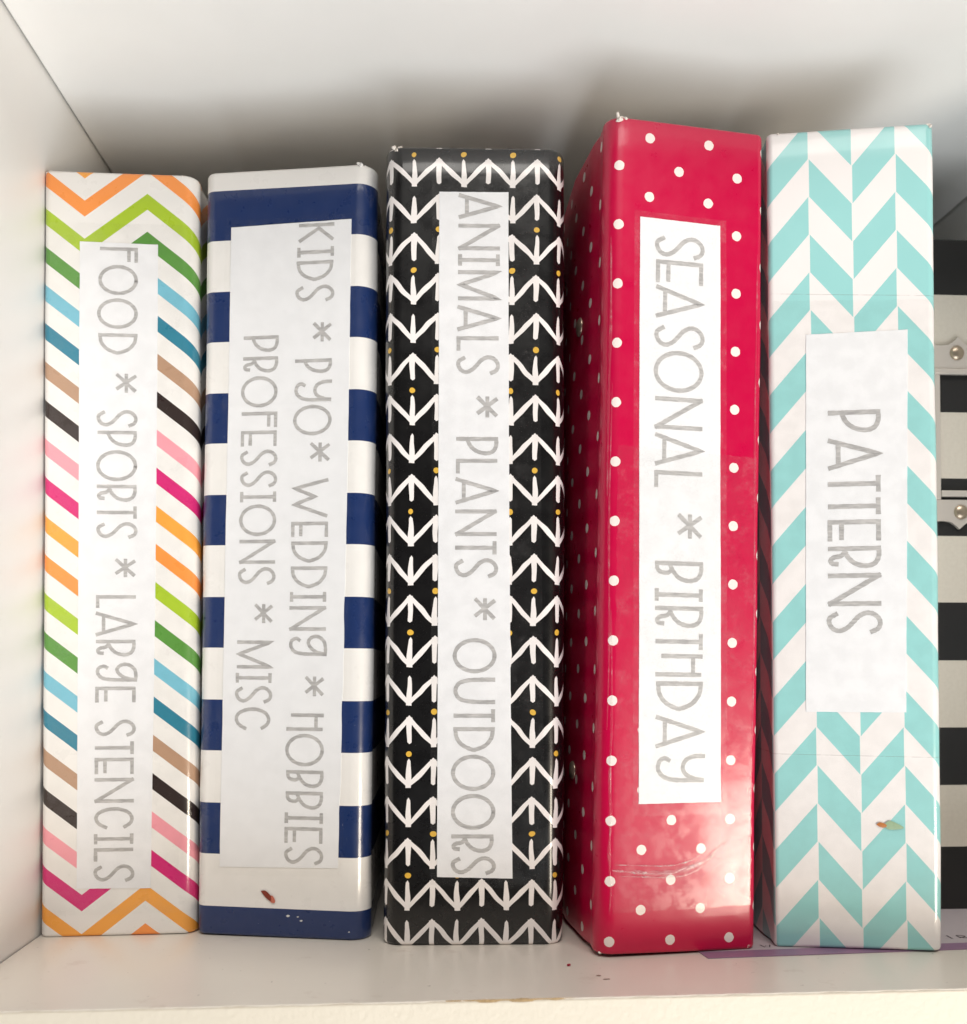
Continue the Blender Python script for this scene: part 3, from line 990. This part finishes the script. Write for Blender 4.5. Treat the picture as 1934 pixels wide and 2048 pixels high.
for dx, zz in ((-0.0005, 0.2330), (0.0006, 0.1660)):
    bm = bmesh.new()
    bmesh.ops.create_uvsphere(bm, u_segments=24, v_segments=12, radius=0.0031)
    bmesh.ops.transform(bm, matrix=Matrix.Translation((dx, -0.0016, zz)) @ Matrix.Diagonal((1, 0.5, 1, 1)), verts=bm.verts)
    from_bm('rivet', bm, M_RIVET, holder, True)

# ------------------------------------------------------------------ printed sheet under the binders
m_sh, nt, bs = new_mat('lavender_sheet')
vec, ux, uy, uz = coords(nt, 'UV')
nt.links.new(mixc(nt, uy < 7.2, lin(190, 178, 182), lin(146, 114, 142)), bs.inputs['Base Color'])
bs.inputs['Roughness'].default_value = 0.35
fa, fb = Vector((0.0982, 0.3330)), Vector((0.2500, 0.3412))
d = (fb - fa).normalized(); pn = Vector((-d.y, d.x))
vs, uv, fs = [], [], []
for i in range(41):
    for j in range(9):
        w = j / 8 * 0.15
        p = fa + d * (fb - fa).length * i / 40 + pn * w + d * (-0.10 * w if i == 0 else 0)
        vs.append((p.x, p.y, 0.00035)); uv.append((i, w * 1000))
nb = len(vs)
for i in range(40):
    for j in range(8):
        a = i * 9 + j
        fs.append((a, a + 9, a + 10, a + 1))
base = [(v[0], v[1], 0.0001) for v in vs]
vs += base; uv += uv
for i in range(40):
    fs.append((i * 9, nb + i * 9, nb + i * 9 + 9, i * 9 + 9))
for j in range(8):
    fs.append((j, j + 1, nb + j + 1, nb + j))
# finer first rows so the printed border is crisp come from the material
sheet_o = link('printed_sheet', vs, fs, m_sh, None, smooth=False, uvs=uv)
tag(sheet_o, 'lavender paper sheet with a purple border lying under the red and aqua binders', 'paper')
M_PRINT = plain('dark_print', lin(70, 58, 64), 0.5)


def floor_text(items, w):
    for k, (ch, x, y, wd, h) in enumerate(items):
        vs, fs = [], []
        for s_i, st in enumerate(strokes(ch)):
            P = [Vector((x + t * wd, y + hh * h)) for t, hh in st]
            base = len(vs)
            for i, q in enumerate(P):
                dd = (P[min(i + 1, len(P) - 1)] - P[max(i - 1, 0)]).normalized()
                n = Vector((-dd.y, dd.x)) * w / 2
                vs += [(q.x + n.x, q.y + n.y, 0.00045 + s_i * 1e-5), (q.x - n.x, q.y - n.y, 0.00045 + s_i * 1e-5)]
                if i:
                    a = base + 2 * i
                    fs.append((a - 2, a - 1, a + 1, a))
        link('printed_letter', vs, fs, M_PRINT, sheet_o, smooth=False)


floor_text([('W', 0.1215, 0.3440, 0.0036, 0.0030), ('I', 0.1952, 0.3510, 0.0008, 0.0034), ('R', 0.1992, 0.3512, 0.0028, 0.0034)], 0.0005)

# ------------------------------------------------------------------ crumbs on the shelf
def crumb(name, x, y, r, stretch, mat, label, ang=0.0):
    bm = bmesh.new()
    bmesh.ops.create_icosphere(bm, subdivisions=2, radius=r)
    for v in bm.verts:
        v.co *= random.uniform(0.72, 1.15)
    bmesh.ops.transform(bm, matrix=Matrix.Rotation(ang, 4, 'Z') @ Matrix.Diagonal((stretch, 1, 0.55, 1)), verts=bm.verts)
    z0 = min(v.co.z for v in bm.verts)
    for v in bm.verts:
        v.co.z -= z0 + 0.00002
    o = from_bm(name, bm, mat)
    o.location = (x, y, 0)
    tag(o, label, 'crumb')


M_RED = plain('red_flake', lin(150, 20, 48), 0.5)
M_BRN = plain('brown_flake', lin(120, 78, 60), 0.6)
crumb('crumb', 0.0488, 0.3281, 0.0007, 1.2, M_RED, 'tiny dark red paint flake on the shelf before the red binder', 0.4)
crumb('crumb', 0.0569, 0.3170, 0.00035, 2.6, M_BRN, 'short brown speck on the shelf, the one nearer the red binder', -0.2)
crumb('crumb', 0.0589, 0.3134, 0.00028, 4.5, M_BRN, 'long thin brown splinter near the front edge of the shelf', 0.1)
